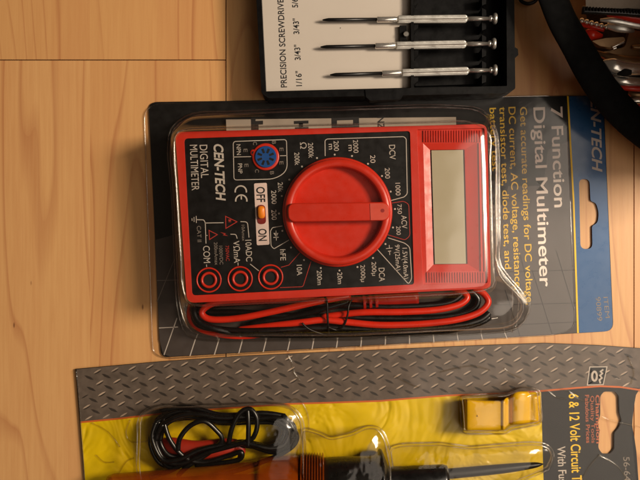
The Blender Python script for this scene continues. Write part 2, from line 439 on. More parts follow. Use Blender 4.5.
# grey tiled-floor print on the lower part of the card
grey_print = mat("printed_grey", (66, 57, 52), rough=0.45, coat=0.15, coat_rough=0.15, bump=(30, 0.12, 0.0012))
mb = MB()
def cl(t): return (148.5 + 12.5 * t, 102 + 255.5 * t)
flat(mb, [(543, 186), (548, 150), (571, 140), (577.5, 332.8), (170, 356.5), (163, 354), (159.5, 340), (155, 240), (300, 200), (505, 205), (508, 186)][::-1], ZC + .06, 0)
# grid lines
for i in range(14):
    xb = 190 + 24.4 * i; lean = 5.5 - 0.62 * i
    stroke(mb, [(xb + lean, 339 - 0.55 * i * .9), (xb, 356 - 0.6 * i * 2.2)], 1.0 if i < 11 else 0.7, ZC + .1, 1)
stroke(mb, [(177, 318), (164, 355)], 0.9, ZC + .1, 1); stroke(mb, [(179, 248), (157, 302)], .6, ZC + .1, 3)
stroke(mb, [(159, 328), (178, 327)], .8, ZC + .1, 1); stroke(mb, [(156.5, 280.5), (178, 280)], .6, ZC + .1, 3)
for a, b in [((505, 290), (520, 336)), ((532, 270), (552, 334)), ((556, 250), (574, 310)), ((520, 255), (532, 300))]: stroke(mb, [a, b], 0.7, ZC + .1, 2)
for a, b in [((498, 305), (577, 303)), ((500, 272), (576, 270)), ((510, 325), (577, 322))]: stroke(mb, [a, b], 0.6, ZC + .1, 2)
mb.build("card_print", [grey_print, white_ink, card_black, dim_ink], pack, fix=False)
# card writing
mb = MB()
text(mb, "7 Function", (551, 107), (554.5, 207.5), 11.2, zt + .05, 0, bold=0.012, up=(1, -0.04))
text(mb, "Digital Multimeter", (533.5, 107.5), (540, 287), 11.2, zt + .05, 0, bold=0.012, up=(1, -0.04))
text(mb, "Get accurate readings for DC voltage,", (520, 107), (526.5, 305), 6.8, zt + .05, 1, bold=0.006, up=(1, -0.04))
text(mb, "DC current, AC voltage, resistance,", (508.5, 107), (515, 290), 6.8, zt + .05, 1, bold=0.006, up=(1, -0.04))
text(mb, "transistor test, diode test, and", (499.5, 107), (505, 269), 6.4, zt + .05, 1, bold=0.006, up=(1, -0.04))
text(mb, "battery test", (489.5, 108), (492.5, 171), 6.4, zt + .05, 1, bold=0.006, up=(1, -0.04))
mb.build("card_lettering", [mat("cream_ink", (244, 230, 216), rough=.5), ink_yellow], pack, fix=False)

# clear shell
shell_film = film("clear_blister", (0.93, 0.92, 0.90, 1), 0.13, 0.07, 0.7, 17, 0.6, 0.0022)
flange_film = film("clear_flange", (0.95, 0.94, 0.93, 1), 0.12, 0.05, 0.5, 40, 0.3, 0.0008)
C0 = (335, 222)
foot = [(166, 133), (186, 113.5), (300, 108), (430, 104.5), (478, 106), (493, 117), (499, 140), (500, 262), (506, 282), (524, 291.5), (531, 299), (529, 315), (515, 332), (350, 340), (200, 341), (182, 333), (176, 300), (172, 200)]
mid = [(169, 134), (187, 116), (300, 111), (430, 107), (476, 108.5), (490, 118), (496, 140), (497, 264), (503, 285), (522, 294), (527, 301), (525, 313), (513, 327), (350, 335), (202, 336), (185, 329), (179, 300), (174, 200)]
top = rounded([(173, 129.5), (489, 121), (493.5, 291), (184, 306)], 9)
F, M_, T = polar(foot, C0), polar(mid, C0), polar(top, C0)
def lerp(A, B, t): return [(a[0] + (b[0] - a[0]) * t, a[1] + (b[1] - a[1]) * t) for a, b in zip(A, B)]
def shrink(A, k): return [(C0[0] + (a[0] - C0[0]) * k, C0[1] + (a[1] - C0[1]) * k) for a in A]
mb = MB()
rings = [(shrink(F, 1.004), 1.25), (F, 1.7), (lerp(F, M_, .6), 4), (M_, 9), (lerp(M_, T, .12), 12), (lerp(M_, T, .3), 13.4), (lerp(M_, T, .8), 14.6), (lerp(M_, T, .93), 16.5), (T, 21), (T, 29), (shrink(T, .99), 31.2), (shrink(T, .972), 32.2), (shrink(T, .93), 32.5), (shrink(T, .5), 32.7)]
loft(mb, rings)
mb.build("clear_shell", shell_film, pack)
bead_film = film("moulded_edge", (0.95, 0.94, 0.92, 1), 0.16, 0.14, 0.85, 60, 0.5, 0.0008)
def bead(P, z, r, parent, step=5, name="edge_bead"):
    Q = [P[i % len(P)] for i in range(0, len(P) + step, step)]
    mb = MB(); tube(mb, [(x, y, z + .25 * math.sin(i * .9)) for i, (x, y) in enumerate(Q)], r, 0, n=8, seg=3, cap=False); mb.build(name, bead_film, parent)
bead(F, 1.9, .38, pack); bead(lerp(M_, T, .97), 29.5, .34, pack); bead(M_, 10.0, .3, pack)
# flange sheet between the foot and the trimmed edge
fl_out = polar(rounded([(144, 104), (566, 95.5), (575, 333.5), (153, 359.5)], [10, 2, 2, 8]), C0)
mb = MB(); loft(mb, [(fl_out, 0.35), (shrink(fl_out, 0.9985), 1.15), (shrink(F, 1.004), 1.25)], cap=False, smooth=False)
mb.build("clear_flange", flange_film, pack); bead(fl_out, .8, .28, pack, 2, "flange_edge")
# moulded ridges on the right end of the shell
mb = MB()
for P in [[(496, 262, 14), (499, 275, 10), (508, 286, 7), (524, 292.5, 4.5), (530, 300, 3.5), (528.5, 314, 3)],
          [(518, 288, 5), (518.5, 305, 5), (516, 328, 4)], [(512.5, 285, 8), (512.5, 310, 7), (512, 332, 4)]]:
    mb = MB(); tube(mb, P, 0.42, 0, n=8); mb.build("moulded_ridge", bead_film, pack)

# booklet behind the meter
bl = W(345, 200, 1.2)
mb = MB(); plate(mb, [(226, 119.5), (456, 117), (460, 270), (232, 280)], 1.2, 2.6, 0)
z = 2.7
for q in [[(251, 118), (255.5, 118), (256, 140), (251.5, 140)], [(255.5, 121), (263, 120.6), (263, 124.5), (258.5, 124.7), (259, 140), (255.7, 140)],
          [(294, 121), (308.5, 120.5), (308.5, 123.5), (294, 124)], [(295, 127), (308.5, 126.5), (308.5, 140), (295, 140)], [(299, 123), (303, 123), (303, 128), (299, 128)],
          [(331.5, 118), (359, 117), (359.5, 140), (332, 140)]]:
    flat(mb, q, z, 1)
flat(mb, [(337, 120.5), (353, 120), (353, 124.2), (337, 124.6)], z + .06, 0)
text(mb, "NZ", (377.5, 117), (378, 129), 6.5, z, 1, bold=.02, up=(1, -.04)); pass
bk = mb.build("instruction_booklet", [paper, black_ink], None, loc=bl, fix=False)
tag(bk, "folded cream instruction leaflet with black print tucked behind the red multimeter", "leaflet")

# ================================================================== the multimeter
mm = thing("multimeter", W(335, 214, 1.0), "red digital multimeter with big rotary dial and grey display inside the clear pack", "multimeter")
outer = rounded([(175, 132), (487, 124), (491, 288.5), (187, 303)], [7, 8, 6, 8], 8)
pan = rounded([(184, 138.5), (410, 131), (414, 284.5), (192, 295.5)], [4, 3, 3, 4])
disp = rounded([(417, 129.5), (484.5, 128), (487.5, 283), (423, 285)], 1.5)
def inset(pts, d, c=(335, 214)):
    out = []
    n = len(pts)
    for i in range(n):
        a = Vector(pts[i - 1]); b = Vector(pts[(i + 1) % n]); t = (b - a).normalized(); nn = Vector((t.y, -t.x))
        p = Vector(pts[i]); q = p + nn * d
        if (q - Vector(c)).length > (p - Vector(c)).length: q = p - nn * d
        out.append(tuple(q))
    return out
mb = MB()
loft(mb, [(inset(outer, 2.0), 3.0), (outer, 5), (outer, 12), (inset(outer, .5), 12.2), (inset(outer, .5), 12.8), (outer, 13), (outer, 19.0)], cap=True, smooth=False)
plate(mb, outer, 19.02, 24.0, 0, [[(423.2, 143.5), (476.5, 142.5), (479.3, 271), (426.6, 272)]])
v_, f_ = tess(inset(outer, 0.0), [pan, disp], 24.0, 25.3); mb.add(v_, f_, 0)
cs = mb.build("case", red, mm, bevel=0)
bm = bmesh.new(); bm.from_mesh(cs.data); bmesh.ops.remove_doubles(bm, verts=bm.verts, dist=1e-6)
bmesh.ops.recalc_face_normals(bm, faces=bm.faces); bm.to_mesh(cs.data); bm.free()
bv = cs.modifiers.new("bevel", 'BEVEL'); bv.width = 0.0007; bv.segments = 3; bv.limit_method = 'ANGLE'; bv.angle_limit = math.radians(50)

ZP = 24.6
mb = MB(); plate(mb, inset(pan, .15, (300, 213)), 24.02, ZP, 0); fp = mb.build("face_panel", panelm, mm)
mb = MB(); z = ZP + .06
WI, DI, RI, BK = 0, 1, 2, 3
vt(mb, "DIGITAL", 199.6, 145, 178, 7.6, z, WI); vt(mb, "MULTIMETER", 189.8, 145, 190.5, 7.4, z, WI)
vt(mb, "CEN-TECH", 213.8, 144.3, 201, 9.0, z, WI, bold=0.028, shear=0.2)
# transistor test box
stroke(mb, rounded([(233.2, 141.5), (286.5, 139.5), (287.3, 171), (275, 179), (234, 180)], [3, 3, 8, 8, 3]), .75, z, WI, True)
stroke(mb, [(233.4, 157), (251.5, 156.6)], .7, z, WI); stroke(mb, [(280, 155.8), (287, 155.6)], .7, z, WI)
vt(mb, "NPN", 236.3, 144.5, 155, 4.2, z, WI); vt(mb, "PNP", 237.8, 163.6, 173.5, 4.2, z, WI)
for s_, x, y in [("E", 245.5, 150.5), ("C", 255, 143.5), ("B", 274, 142.5), ("E", 281.5, 149.5), ("E", 246.5, 165.5), ("C", 257, 171), ("B", 272, 173), ("E", 281.5, 163)]:
    vt(mb, s_, x - 2, y - 1.6, y + 1.6, 3.8, z, DI)
# CE mark
def arc(cx, cy, r, a0, a1, n=20): return [(cx + r * math.cos(math.radians(a0 + (a1 - a0) * i / n)), cy + r * math.sin(math.radians(a0 + (a1 - a0) * i / n))) for i in range(n + 1)]
stroke(mb, arc(240.8, 191.5, 5.6, 170, 370), 1.4, z, WI); stroke(mb, arc(241.3, 200.6, 5.6, 170, 370), 1.4, z, WI); stroke(mb, [(241.2, 196), (241.4, 199.5)], 1.3, z, WI)
# dial markings
for s_, x, y0, y1, c in [("2000k", 308, 143, 158, 5.0), ("200k", 294.3, 152.5, 165.3, 4.9), ("20k", 277.8, 182.5, 192.3, 4.9), ("2000", 271.2, 190.5, 204, 4.9), ("200", 271.4, 210, 220, 4.9),
        ("200", 333.6, 141, 151, 4.9), ("m", 328.6, 144, 149.5, 4.9), ("2000", 353, 140, 153, 4.9), ("m", 348.3, 145, 151, 4.9), ("20", 370.2, 155.2, 163, 4.9), ("200", 384.8, 168, 178.6, 4.8),
        ("1000", 395.3, 183, 195.5, 4.8), ("DCV", 389, 145, 159.5, 6.0), ("750", 397.3, 204.3, 214, 4.2), ("ACV", 401.2, 215.5, 228.6, 5.4), ("200", 396.2, 226.2, 235, 4.2),
        ("9V(25mA)", 394.8, 244.8, 270.5, 4.6), ("1.5V(4.0mA)", 402.4, 248, 279, 4.6), ("DCA", 378.6, 268, 281.5, 5.8), ("200µ", 371.6, 262, 275.8, 4.4), ("2000µ", 360.4, 265, 282, 4.4),
        ("20m", 337.3, 272.5, 284, 4.8), ("200m", 316.8, 270.5, 285, 4.8), ("10A", 296.6, 265, 275.5, 5.2), ("hFE", 280, 249.5, 260.5, 5.4), ("COM", 203.0, 246, 263, 6.6),
        ("VΩmA", 233.2, 241, 263, 6.0), ("10ADC", 245.3, 240, 261.5, 6.0)]:
    vt(mb, s_, x, y0, y1, c, z, WI)
vt(mb, "Ω", 300, 142.5, 148.8, 6.0, z, WI)
vt(mb, "10Amax", 241.5, 225, 241, 3.0, z, DI); vt(mb, "CAT II", 196.8, 226, 242, 4.0, z, DI); vt(mb, "1000VDC", 219, 246, 264.5, 3.4, z, DI); vt(mb, "200mAmax", 213.9, 242.3, 265, 3.4, z, DI)
vt(mb, "750VAC", 225.4, 245.7, 261, 3.4, z, RI)
for x, y in [(317, 158), (302, 166.6), (289.4, 179.7), (281.8, 196), (334.7, 154.6), (352, 156), (368, 163.8), (382, 176), (390.7, 191.6), (395, 209), (279, 213.5), (282.4, 230.8), (291, 247.5), (304, 260), (320.8, 268), (339.5, 270.5), (357.5, 267), (373, 258), (385.5, 244), (393, 227.5)]:
    flat(mb, circ(x, y, .95, 10), z, WI)
stroke(mb, rounded([(282.5, 225.9), (272.5, 227.6), (270.5, 231), (271, 246), (274, 248.8), (289, 240)], [0, 1, 1, 2, 1, 0]), .7, z, WI)
stroke(mb, rounded([(325.2, 156), (325, 140.5), (327, 139), (404, 136.6), (406.2, 139), (407.3, 194), (404, 197), (391, 200.5)], [0, 2, 1, 2, 1, 2, 1, 0]), .75, z, WI)
stroke(mb, rounded([(392, 203), (403.5, 201.2), (408.8, 204), (410, 236), (405, 240), (387.5, 234.7)], [0, 2, 3, 3, 2, 0]), .6, z, RI)
stroke(mb, rounded([(388, 237.8), (404.5, 243), (409.8, 247), (411.8, 279), (408.5, 284), (377, 249)], [0, 2, 3, 3, 2, 0]), .75, z, WI)
stroke(mb, [(300, 252.5), (289, 265), (281, 267.3)], .6, z, RI); stroke(mb, rounded([(311, 261.5), (303, 286.7), (280, 287.6)], [0, 2, 0]), .6, z, RI)
# battery and diode symbols
stroke(mb, [(392.6, 248), (386, 248.6)], .6, z, WI); stroke(mb, [(389.2, 245), (389.4, 248)], .6, z, WI); stroke(mb, [(391, 251), (388, 251.3)], .8, z, WI); stroke(mb, [(389.6, 251.2), (389.8, 255)], .6, z, WI)
stroke(mb, [(276, 230.5), (276.4, 240.5)], .6, z, WI); flat(mb, [(273.4, 233), (278.6, 233), (276.1, 237)], z, WI); stroke(mb, [(273.4, 237.4), (278.8, 237.2)], .7, z, WI)
# earth symbol, warning triangles, leader lines
stroke(mb, [(192, 218.3), (192.1, 220.8)], .6, z, WI); stroke(mb, [(194, 217), (194.1, 222)], .6, z, WI); stroke(mb, [(196.2, 216), (196.4, 223)], .7, z, WI)
stroke(mb, rounded([(196.4, 219.7), (204, 219.8), (205.3, 223), (206, 243.5)], [0, 2, 1, 0]), .75, z, WI); stroke(mb, [(205.2, 223), (223.6, 222.7)], .75, z, WI); stroke(mb, [(205.8, 235.5), (207.5, 235.4)], .6, z, WI)
stroke(mb, rounded([(240.5, 221.6), (247.5, 221.8), (249, 237.5)], [0, 3, 0]), .75, z, WI); stroke(mb, rounded([(230.5, 234.2), (236, 234.3), (237.2, 238.6)], [0, 2, 0]), .75, z, WI)
stroke(mb, [(225.6, 216.3), (225.9, 228.4), (237, 221.8)], .8, z, RI, True); stroke(mb, [(209, 230.4), (209.6, 239.5), (217.3, 234.6)], .8, z, RI, True)
text(mb, "!", (228, 222), (231.5, 222), 2.5, z, RI); flat(mb, [(220, 232.2), (226, 233.4), (224.6, 234.3), (228.2, 236), (222.8, 235.1), (224.4, 234.1)], z, RI)
stroke(mb, [(206.5, 264.5), (206.7, 267)], .7, z, WI); stroke(mb, [(238, 262.5), (238.1, 265.5)], .7, z, WI); stroke(mb, [(250.2, 264), (259, 271)], .7, z, WI)
mk = mb.build("markings", [white_ink, dim_ink, red_ink, black_ink], fp, fix=False)

# sockets
for (x, y) in [(208.8, 280), (240, 278.8), (270.5, 277)]:
    mb = MB(); lathe(mb, x, y, [(12.7, 24.55), (12.7, 24.95), (12.3, 25.05), (11.4, 25.05), (11.1, 24.75)], 0, cap=False)
    lathe(mb, x, y, [(8.3, 24.6), (8.2, 25.5), (7.6, 25.8), (6.4, 25.8), (5.6, 25.4), (5.3, 23.5)], 0, cap=False)
    j = mb.build("jack", red_smooth, mm)
    mb = MB(); lathe(mb, x, y, [(5.6, 24.7), (5.5, 24.9)], 0, n=32); mb.build("hole", hole, j)
# transistor socket
mb = MB(); lathe(mb, 265.7, 156.8, [(13.6, 24.6), (13.5, 25.2), (13, 25.4), (11.4, 25.4)], 0, cap=True)
ringm = mb
loft(mb, [(circ(253.2, 152.6, 3.2, 24), 24.6), (circ(253.2, 152.6, 3.0, 24), 25.3)], 0)
ts = mb.build("transistor_socket", red_smooth, mm)
mb = MB(); lathe(mb, 265.7, 156.8, [(10.9, 25.4), (10.8, 25.9), (10.3, 26.1)], 0); flat(mb, circ(253.4, 152.8, 1.7, 16), 25.35, 1)
for k in range(8):
    a = math.radians(22.5 + 45 * k); cx, cy = 265.7 + 6.3 * math.cos(a), 156.8 + 6.3 * math.sin(a)
    ca, sa = math.cos(a), math.sin(a)
    flat(mb, [(cx + ca * dx - sa * dy, cy + sa * dx + ca * dy) for dx, dy in ((-2.3, -1.0), (2.3, -1.2), (2.3, 1.2), (-2.3, 1.0))], 26.2, 1)
mb.build("contact_plate", [blue, hole], ts, fix=False)
# power switch
mb = MB(); plate(mb, rounded([(254, 183.4), (266.8, 182.8), (269.5, 244.6), (256.8, 245.3)], 1.6), 24.62, 24.8, 0)
text(mb, "OFF", (256.3, 187), (257, 202.3), 8.2, 24.87, 1, bold=0.016, up=(1, -.04)); text(mb, "ON", (258.3, 229), (258.9, 241), 8.0, 24.87, 1, bold=0.016, up=(1, -.04))
pl = mb.build("switch_plate", [pink, black_ink], mm, fix=False)
mb = MB(); lathe(mb, 0, 0, [(0, 0)], 0, n=3, cap=False) if False else None
slot = rounded([(256.6, 205), (265.2, 204.7), (266.2, 224), (257.4, 224.3)], 4.2); plate(mb, slot, 24.84, 25.0, 0)
mb.build("slot", mat("dark_red_plastic", (120, 20, 12), rough=.5), pl)
mb = MB(); kn = rounded([(257.4, 206), (264.6, 205.8), (265.2, 218.4), (258, 218.7)], 3.5)
loft(mb, [(kn, 25.0), (kn, 26.6), (inset(kn, .8, (261.3, 212.3)), 27.1)]); mb.build("slider", orange, pl)

# rotary dial
DX, DY = 337.5, 212
mb = MB(); lathe(mb, DX, DY, [(54.9, 24.62), (54.9, 26.6), (53.6, 27.1), (53.2, 27.1), (52.9, 29.0), (52.0, 29.6), (46.4, 29.7), (45.8, 29.3), (44.6, 25.6), (44, 25.2)], 0, n=120)
dial = mb.build("rotary_dial", red_smooth, mm)
gr = rounded([(287.5, 203.2), (389.0, 202.0), (389.8, 220.6), (288, 222)], 7.5, 8)
mb = MB(); gc = (338, 212)
loft(mb, [(inset(gr, -.6, gc), 25.0), (gr, 28.0), (gr, 31.0), (inset(gr, .8, gc), 31.5)], smooth=False); mb.build("grip", red_smooth, dial, bevel=.25)
mb = MB(); ins = rounded([(370, 203.4), (388.3, 203.2), (389, 219.6), (370.6, 220.2)], [0.5, 7, 7, .5], 6); plate(mb, ins, 31.45, 31.7, 0); flat(mb, circ(382.6, 210.6, 1.9, 20), 31.78, 1)
mb.build("pointer_inlay", [red_light, mat("dot_red", (150, 24, 20), rough=.5)], dial, fix=False)

# display
mb = MB()
lc = [(430, 150), (464.5, 149.5), (467.5, 264), (433.5, 264.5)]
bz = [(423.2, 143.5), (476.5, 142.5), (479.3, 271), (426.6, 272)]
plate(mb, disp, 24.02, 24.3, 0, [bz])
loft(mb, [(bz, 24.3), (lc, 23.1)], 0, cap=False, smooth=False)
n = 23
for i in range(n):
    x = 425.5 + i * (482 - 425.5) / (n - 1)
    plate(mb, [(x - .7 - 1.5, 130.5), (x + .7 - 1.5, 130.5), (x + .7 - 1.4, 142), (x - .7 - 1.4, 142)], 24.3, 24.85, 0)
    plate(mb, [(x - .7 + 2, 272.5), (x + .7 + 2, 272.5), (x + .7 + 2.3, 282.5), (x - .7 + 2.3, 282.5)], 24.3, 24.85, 0)
for x in (478.6, 482.2): plate(mb, [(x, 143), (x + 1.2, 143), (x + 3.6, 271.5), (x + 2.4, 271.5)], 24.3, 24.9, 0)
db = mb.build("display_bezel", red_smooth, mm)
mb = MB(); plate(mb, inset(lc, -1.5, (449, 207)), 22.4, 23.0, 0); mb.build("display_screen", lcd, mm)

# ================================================================== test leads
rl = thing("test_lead", W(330, 318, 1.5), "red test lead cable coiled with its probe below the multimeter inside the pack", "test lead")
R1, B1 = 1.42, 1.42
mb = MB()
tube(mb, [(330, 297, 6.56), (290, 298, 7.28), (250, 299.5, 8.00), (220, 301.5, 8.72), (206, 307, 8.72), (202, 314, 8.72), (212, 319.5, 8.72), (240, 318, 9.44), (280, 310, 10.16), (323, 300.5, 9.44), (350, 296, 6.56)], R1)
tube(mb, [(191.5, 304, 4.40), (190, 316, 4.40), (197, 327, 4.40), (215, 333.5, 4.40), (240, 336, 3.6), (262, 334, 2.8), (285, 328, 2.4)], R1)
tube(mb, [(238, 330, 5.12), (270, 326, 6.56), (300, 322.5, 8.00), (323, 320, 8.00), (345, 322, 8.00), (380, 325, 8.00), (420, 324, 8.00), (455, 320, 8.00), (478, 313, 7.28), (488, 303, 6.56), (484, 294, 5.84), (474, 288, 5.12)], R1)
tube(mb, [(322, 317, 5.84), (360, 312.5, 7.28), (400, 312, 8.00), (435, 310, 8.00), (458, 305, 7.28), (467, 298, 6.56), (462, 291, 5.84), (450, 287, 5.12)], R1)
mb.build("cable", rubber_r, rl)
mb = MB(); tube(mb, [(345, 303, 5.12), (358, 302.3, 5.26), (370, 301, 5.48), (385, 299.6, 5.48), (418, 297.5, 5.48)], [1.3, 1.8, 2.2, 2.9, 2.9], n=20)
for x in (363, 369, 375): tube(mb, [(x, 302.2 - (x - 363) * .07, 6.5), (x + 2.6, 302 - (x - 363) * .07, 6.5)], 2.9, n=20)
mb.build("probe_handle", mat("dark_red_rubber", (176, 30, 15.20), rough=.35), rl)
b_ = thing("test_lead", W(330, 322, 1.88), "black test lead coiled below the multimeter, bare metal tip at its right end", "test lead")
mb = MB()
tube(mb, [(462, 294, 5.12), (445, 303.5, 5.84), (395, 306.5, 6.56), (350, 305, 6.56), (320, 304.5, 6.56), (274, 301.5, 6.56), (240, 303, 6.56), (215, 305, 5.84), (198, 311, 5.84), (195, 320, 5.84), (205, 327, 7.28), (238, 331, 8.00), (270, 330.5, 8.00), (297, 328.5, 7.28), (330, 327.5, 6.56), (370, 329, 5.84), (420, 328.5, 5.84), (460, 325, 5.84), (480, 320, 5.12), (489, 313, 4.40)], B1)
tube(mb, [(190, 298, 3.68), (193, 306, 3.68), (206, 312, 4.40), (240, 312.5, 5.12), (290, 316, 5.12), (340, 317, 5.12), (390, 318, 5.12), (440, 317.5, 5.12), (470, 311, 4.40), (478, 300, 4.40), (470, 290, 4.40)], B1)
tube(mb, [(250, 324, 4.40), (300, 315, 5.84), (322, 309, 7.28), (350, 301, 7.28)], B1)
tube(mb, [(196, 300, 5), (193.5, 310, 8), (199, 322, 9), (216, 329, 9), (240, 333, 7), (290, 335, 5.5), (350, 334, 5), (420, 331.5, 5), (468, 326, 5), (490, 317, 4)], B1)
mb.build("cable", rubber_b, b_)
mb = MB(); tube(mb, [(420, 330.5, 4.40), (450, 329, 4.40), (478, 322.5, 4.40), (489, 319, 4.40)], [1.9, 1.9, 1.7, .9], n=16); mb.build("probe_handle", rubber_b, b_)
mb = MB(); tube(mb, [(488, 319.2, 4.40), (498, 317.8, 4.40)], [.5, .2], n=8); mb.build("probe_tip", steel, b_)
mb = MB(); tube(mb, [(302, 323, 10.30), (309, 329, 9.80), (322, 334, 8.00), (331, 336, 5.12)], .42, n=8)
tube(mb, [(325, 297, 9.80), (327, 303, 11.24), (327.5, 315, 10.88), (328, 325, 10.16), (329, 335, 6.56)], .5, n=8)
tube(mb, [(354, 296.5, 8.00), (349, 305, 9.80), (347.5, 315, 10.16), (344, 325, 9.44), (337, 330, 8.72), (328, 327, 10.38)], .42, n=8)
tt = mb.build("twist_tie", blk_steel, None, loc=W(328, 318, 4)); tag(tt, "thin black twist tie wound round the coiled red and black leads", "twist tie")

# ================================================================== screwdriver case
cb = W(388, 40, 0)
cse = thing("screwdriver_case", cb, "open black plastic case with cream label card holding precision screwdrivers", "case")
ZT = 15
o_ = [(252.5, -70), (514, -70), (515.5, 88), (508, 93), (413, 93.5), (268, 98), (262.5, 94)]
outl = rounded([(252.5, -70), (513.5, -70), (515.3, 89), (504, 93.3), (268, 98), (261.5, 93)], [2, 2, 2, 2, 2, 2])
innl = rounded([(258.3, -66), (411, -66), (411, 88.0), (266, 92)], 1)
innr = rounded([(413.5, -66), (506, -66), (507, 86), (414, 88)], 1)
mb = MB(); plate(mb, outl, 0.2, 1.6, 0); plate(mb, outl, 1.6, ZT, 0, [innl, innr])
plate(mb, rounded([(365, 89.5), (402, 88.6), (403, 96), (397, 99.5), (370, 100.6), (366, 97)], 1), 9, ZT + .6, 0)   # latch tab
plate(mb, rounded([(513, 46), (518, 49), (518.4, 55), (513.5, 59)], 1), 8, ZT - 1, 0)
mb.build("tray", blackp, cse, bevel=.35)
# inner ledges that grip the handles
mb = MB()
for y in (-6, 19, 45.8, 72):
    plate(mb, [(414, y - 12), (418, y - 9), (418.5, y - 4.2), (414, y - 4)], 1.6, 12.5, 0); plate(mb, [(414, y + 4), (418.5, y + 4.2), (418, y + 9), (414, y + 12)], 1.6, 12.5, 0)
    plate(mb, [(482, y - 11), (486, y - 9), (486.5, y - 3.0), (482, y - 2.8)], 1.6, 12, 0); plate(mb, [(482, y + 2.8), (486.5, y + 3.0), (486, y + 10), (482, y + 11.5)], 1.6, 12, 0)
plate(mb, rounded([(414.5, -66), (481, -66), (482, 84), (415, 86)], 1), 1.6, 4.5, 0)
plate(mb, rounded([(399.5, 25.5), (406.5, 25.5), (406.8, 41), (400, 41)], .6), 11.3, 13.2, 0)
mb.build("gripping_rib", blackp, cse, bevel=.25)
mb = MB()
edge = [(259, -66)] + [(410, -66)]
for y in (-6, 19, 45.8, 72):
    edge += [(410.5, y - 9), (412.5, y - 6.5), (409, y - 4), (408, y - 3), (408, y + 3), (409, y + 4), (412.5, y + 6.5), (410.5, y + 9)]
edge += [(410.6, 87.6), (266.4, 91.3)]
plate(mb, edge, 9.6, 11.2, 0)
z = 11.27
upv = (-1, 0.04)
text(mb, "PRECISION SCREWDRIVER SET", (287, 87.3), (282.6, -20.5), 5.9, z, 1, bold=0.014, up=upv)
for s_, a, b, x in [('1/16"', 86, 70.8, 302), ('3/43"', 60, 44.5, 300.6), ('3/43"', 34, 18.2, 299.3), ('5/64"', 7.5, -8, 298)]:
    text(mb, s_, (x, a), (x - .6, b), 5.6, z, 1, bold=0.014, up=upv)
flat(mb, circ(340.4, 28, .5, 8), z, 1)
mb.build("label_card", [labelm, black_ink], cse, fix=False)
mb = MB(); lathe(mb, 406, 34, [(3, 13.2), (3, 14.2), (2.2, 15)], 0, n=24); mb.build("rivet", steel, cse)

# one screwdriver along x, cap at 0, blade towards -x
def screwdriver(label):
    r = bpy.data.objects.new("precision_screwdriver", None); COL.objects.link(r); r.empty_display_size = .01; r["_base"] = (0, 0, 0)
    tag(r, label, "screwdriver", "precision screwdrivers in the black case")
    k = 0.417  # mm per px here
    def rev(mb, prof, n=20, knurl=0):
        vs = []; fs = []
        for x, rr in prof:
            for i in range(n):
                a = 2 * math.pi * i / n; q = rr * (1 - (knurl if i % 2 else 0)); vs.append((x * .001, q * math.cos(a) * .001, q * math.sin(a) * .001))
        for j in range(len(prof) - 1):
            for i in range(n): fs.append([j * n + i, j * n + (i + 1) % n, (j + 1) * n + (i + 1) % n, (j + 1) * n + i])
        fs.append(list(range(n))); fs.append([(len(prof) - 1) * n + i for i in range(n)])
        mb.add(vs, fs, 0, knurl == 0)
    mb = MB(); rev(mb, [(-74.6, .25), (-73, .62), (-72, .78), (-51.0, .78)]); mb.build("blade", blk_steel, r)
    mb = MB(); rev(mb, [(-51.3, 1.15), (-51, 1.28), (-43.5, 1.28), (-43.2, 1.1), (-42.4, 1.1)]); mb.build("ferrule", steel, r)
    mb = MB(); rev(mb, [(-42.4, 1.2), (-42, 1.62), (-13.4, 1.72), (-12.8, 1.35)], n=28, knurl=.13); mb.build("knurled_handle", steel_w, r)
    mb = MB(); rev(mb, [(-12.8, 1.15), (-7, .95), (-3.4, .8), (-3.0, 1.35), (-2.0, 1.35), (-1.8, .8), (-1.5, .8)]); mb.build("neck", steel, r)
    mb = MB(); rev(mb, [(-1.7, 1.2), (-1.5, 2.0), (-1.0, 2.3), (-.3, 2.3), (.1, 1.9), (.2, .8)], n=28); mb.build("swivel_cap", steel_w, r)
    return r
def dup(root, label):
    r = root.copy(); COL.objects.link(r); r["label"] = label
    for ch in list(root.children):
        c = ch.copy(); COL.objects.link(c); c.parent = r
    return r
sd = screwdriver("steel precision screwdriver, uppermost of the three in view, farthest from the multimeter")
s2 = dup(sd, "steel precision screwdriver lying between the other two in the case")
s3 = dup(sd, "steel precision screwdriver, lowest of three, nearest the case's latch tab")
for o, (xc, yc), (xt, yt), l in [(sd, (496.5, 18.6), (322.5, 20.6), 1), (s2, (495.5, 43.6), (320.5, 47.6), 1), (s3, (496.5, 70), (330, 75.4), .955)]:
    a = W(xc, yc, 14.2); b = W(xt, yt, 13.2); d = (a - b)
    o.location = a; o.rotation_euler = (0, 0, math.atan2(d.y, d.x)); o.scale = (d.length / 0.0746, 1, 1)

# ================================================================== lower package: circuit tester
tp = thing("circuit_tester_package", W(330, 440, 0), "crumpled clear package on a diamond plate and yellow printed card, holding the circuit tester", "blister package")
top_e = [(75.5, 369), (160, 361.5), (240, 356), (320, 352.3), (400, 348.8), (480, 345.3), (545, 343), (600, 345.3), (650, 349)]
right_e = [(650, 386), (640, 388.5), (636, 395), (634.2, 405), (632.5, 420), (632.2, 426), (634.5, 438), (636.5, 452), (638.5, 480), (641, 560)]
card2 = top_e + right_e + [(90, 566), (84.5, 480), (80, 424)]
hang2 = rounded([(604, 391.5), (615, 391.5), (619, 396), (619.5, 413), (622, 420.5), (619, 428), (614.5, 433), (614.5, 449), (610, 454), (602.5, 454), (598.3, 448), (599.5, 430), (597.5, 424), (600.3, 415), (600.3, 396)], 2, 3)
Z2 = 1.3
mb = MB(); plate(mb, card2, 0.2, Z2, 0, [hang2]); mb.build("card", plate_dark, tp)
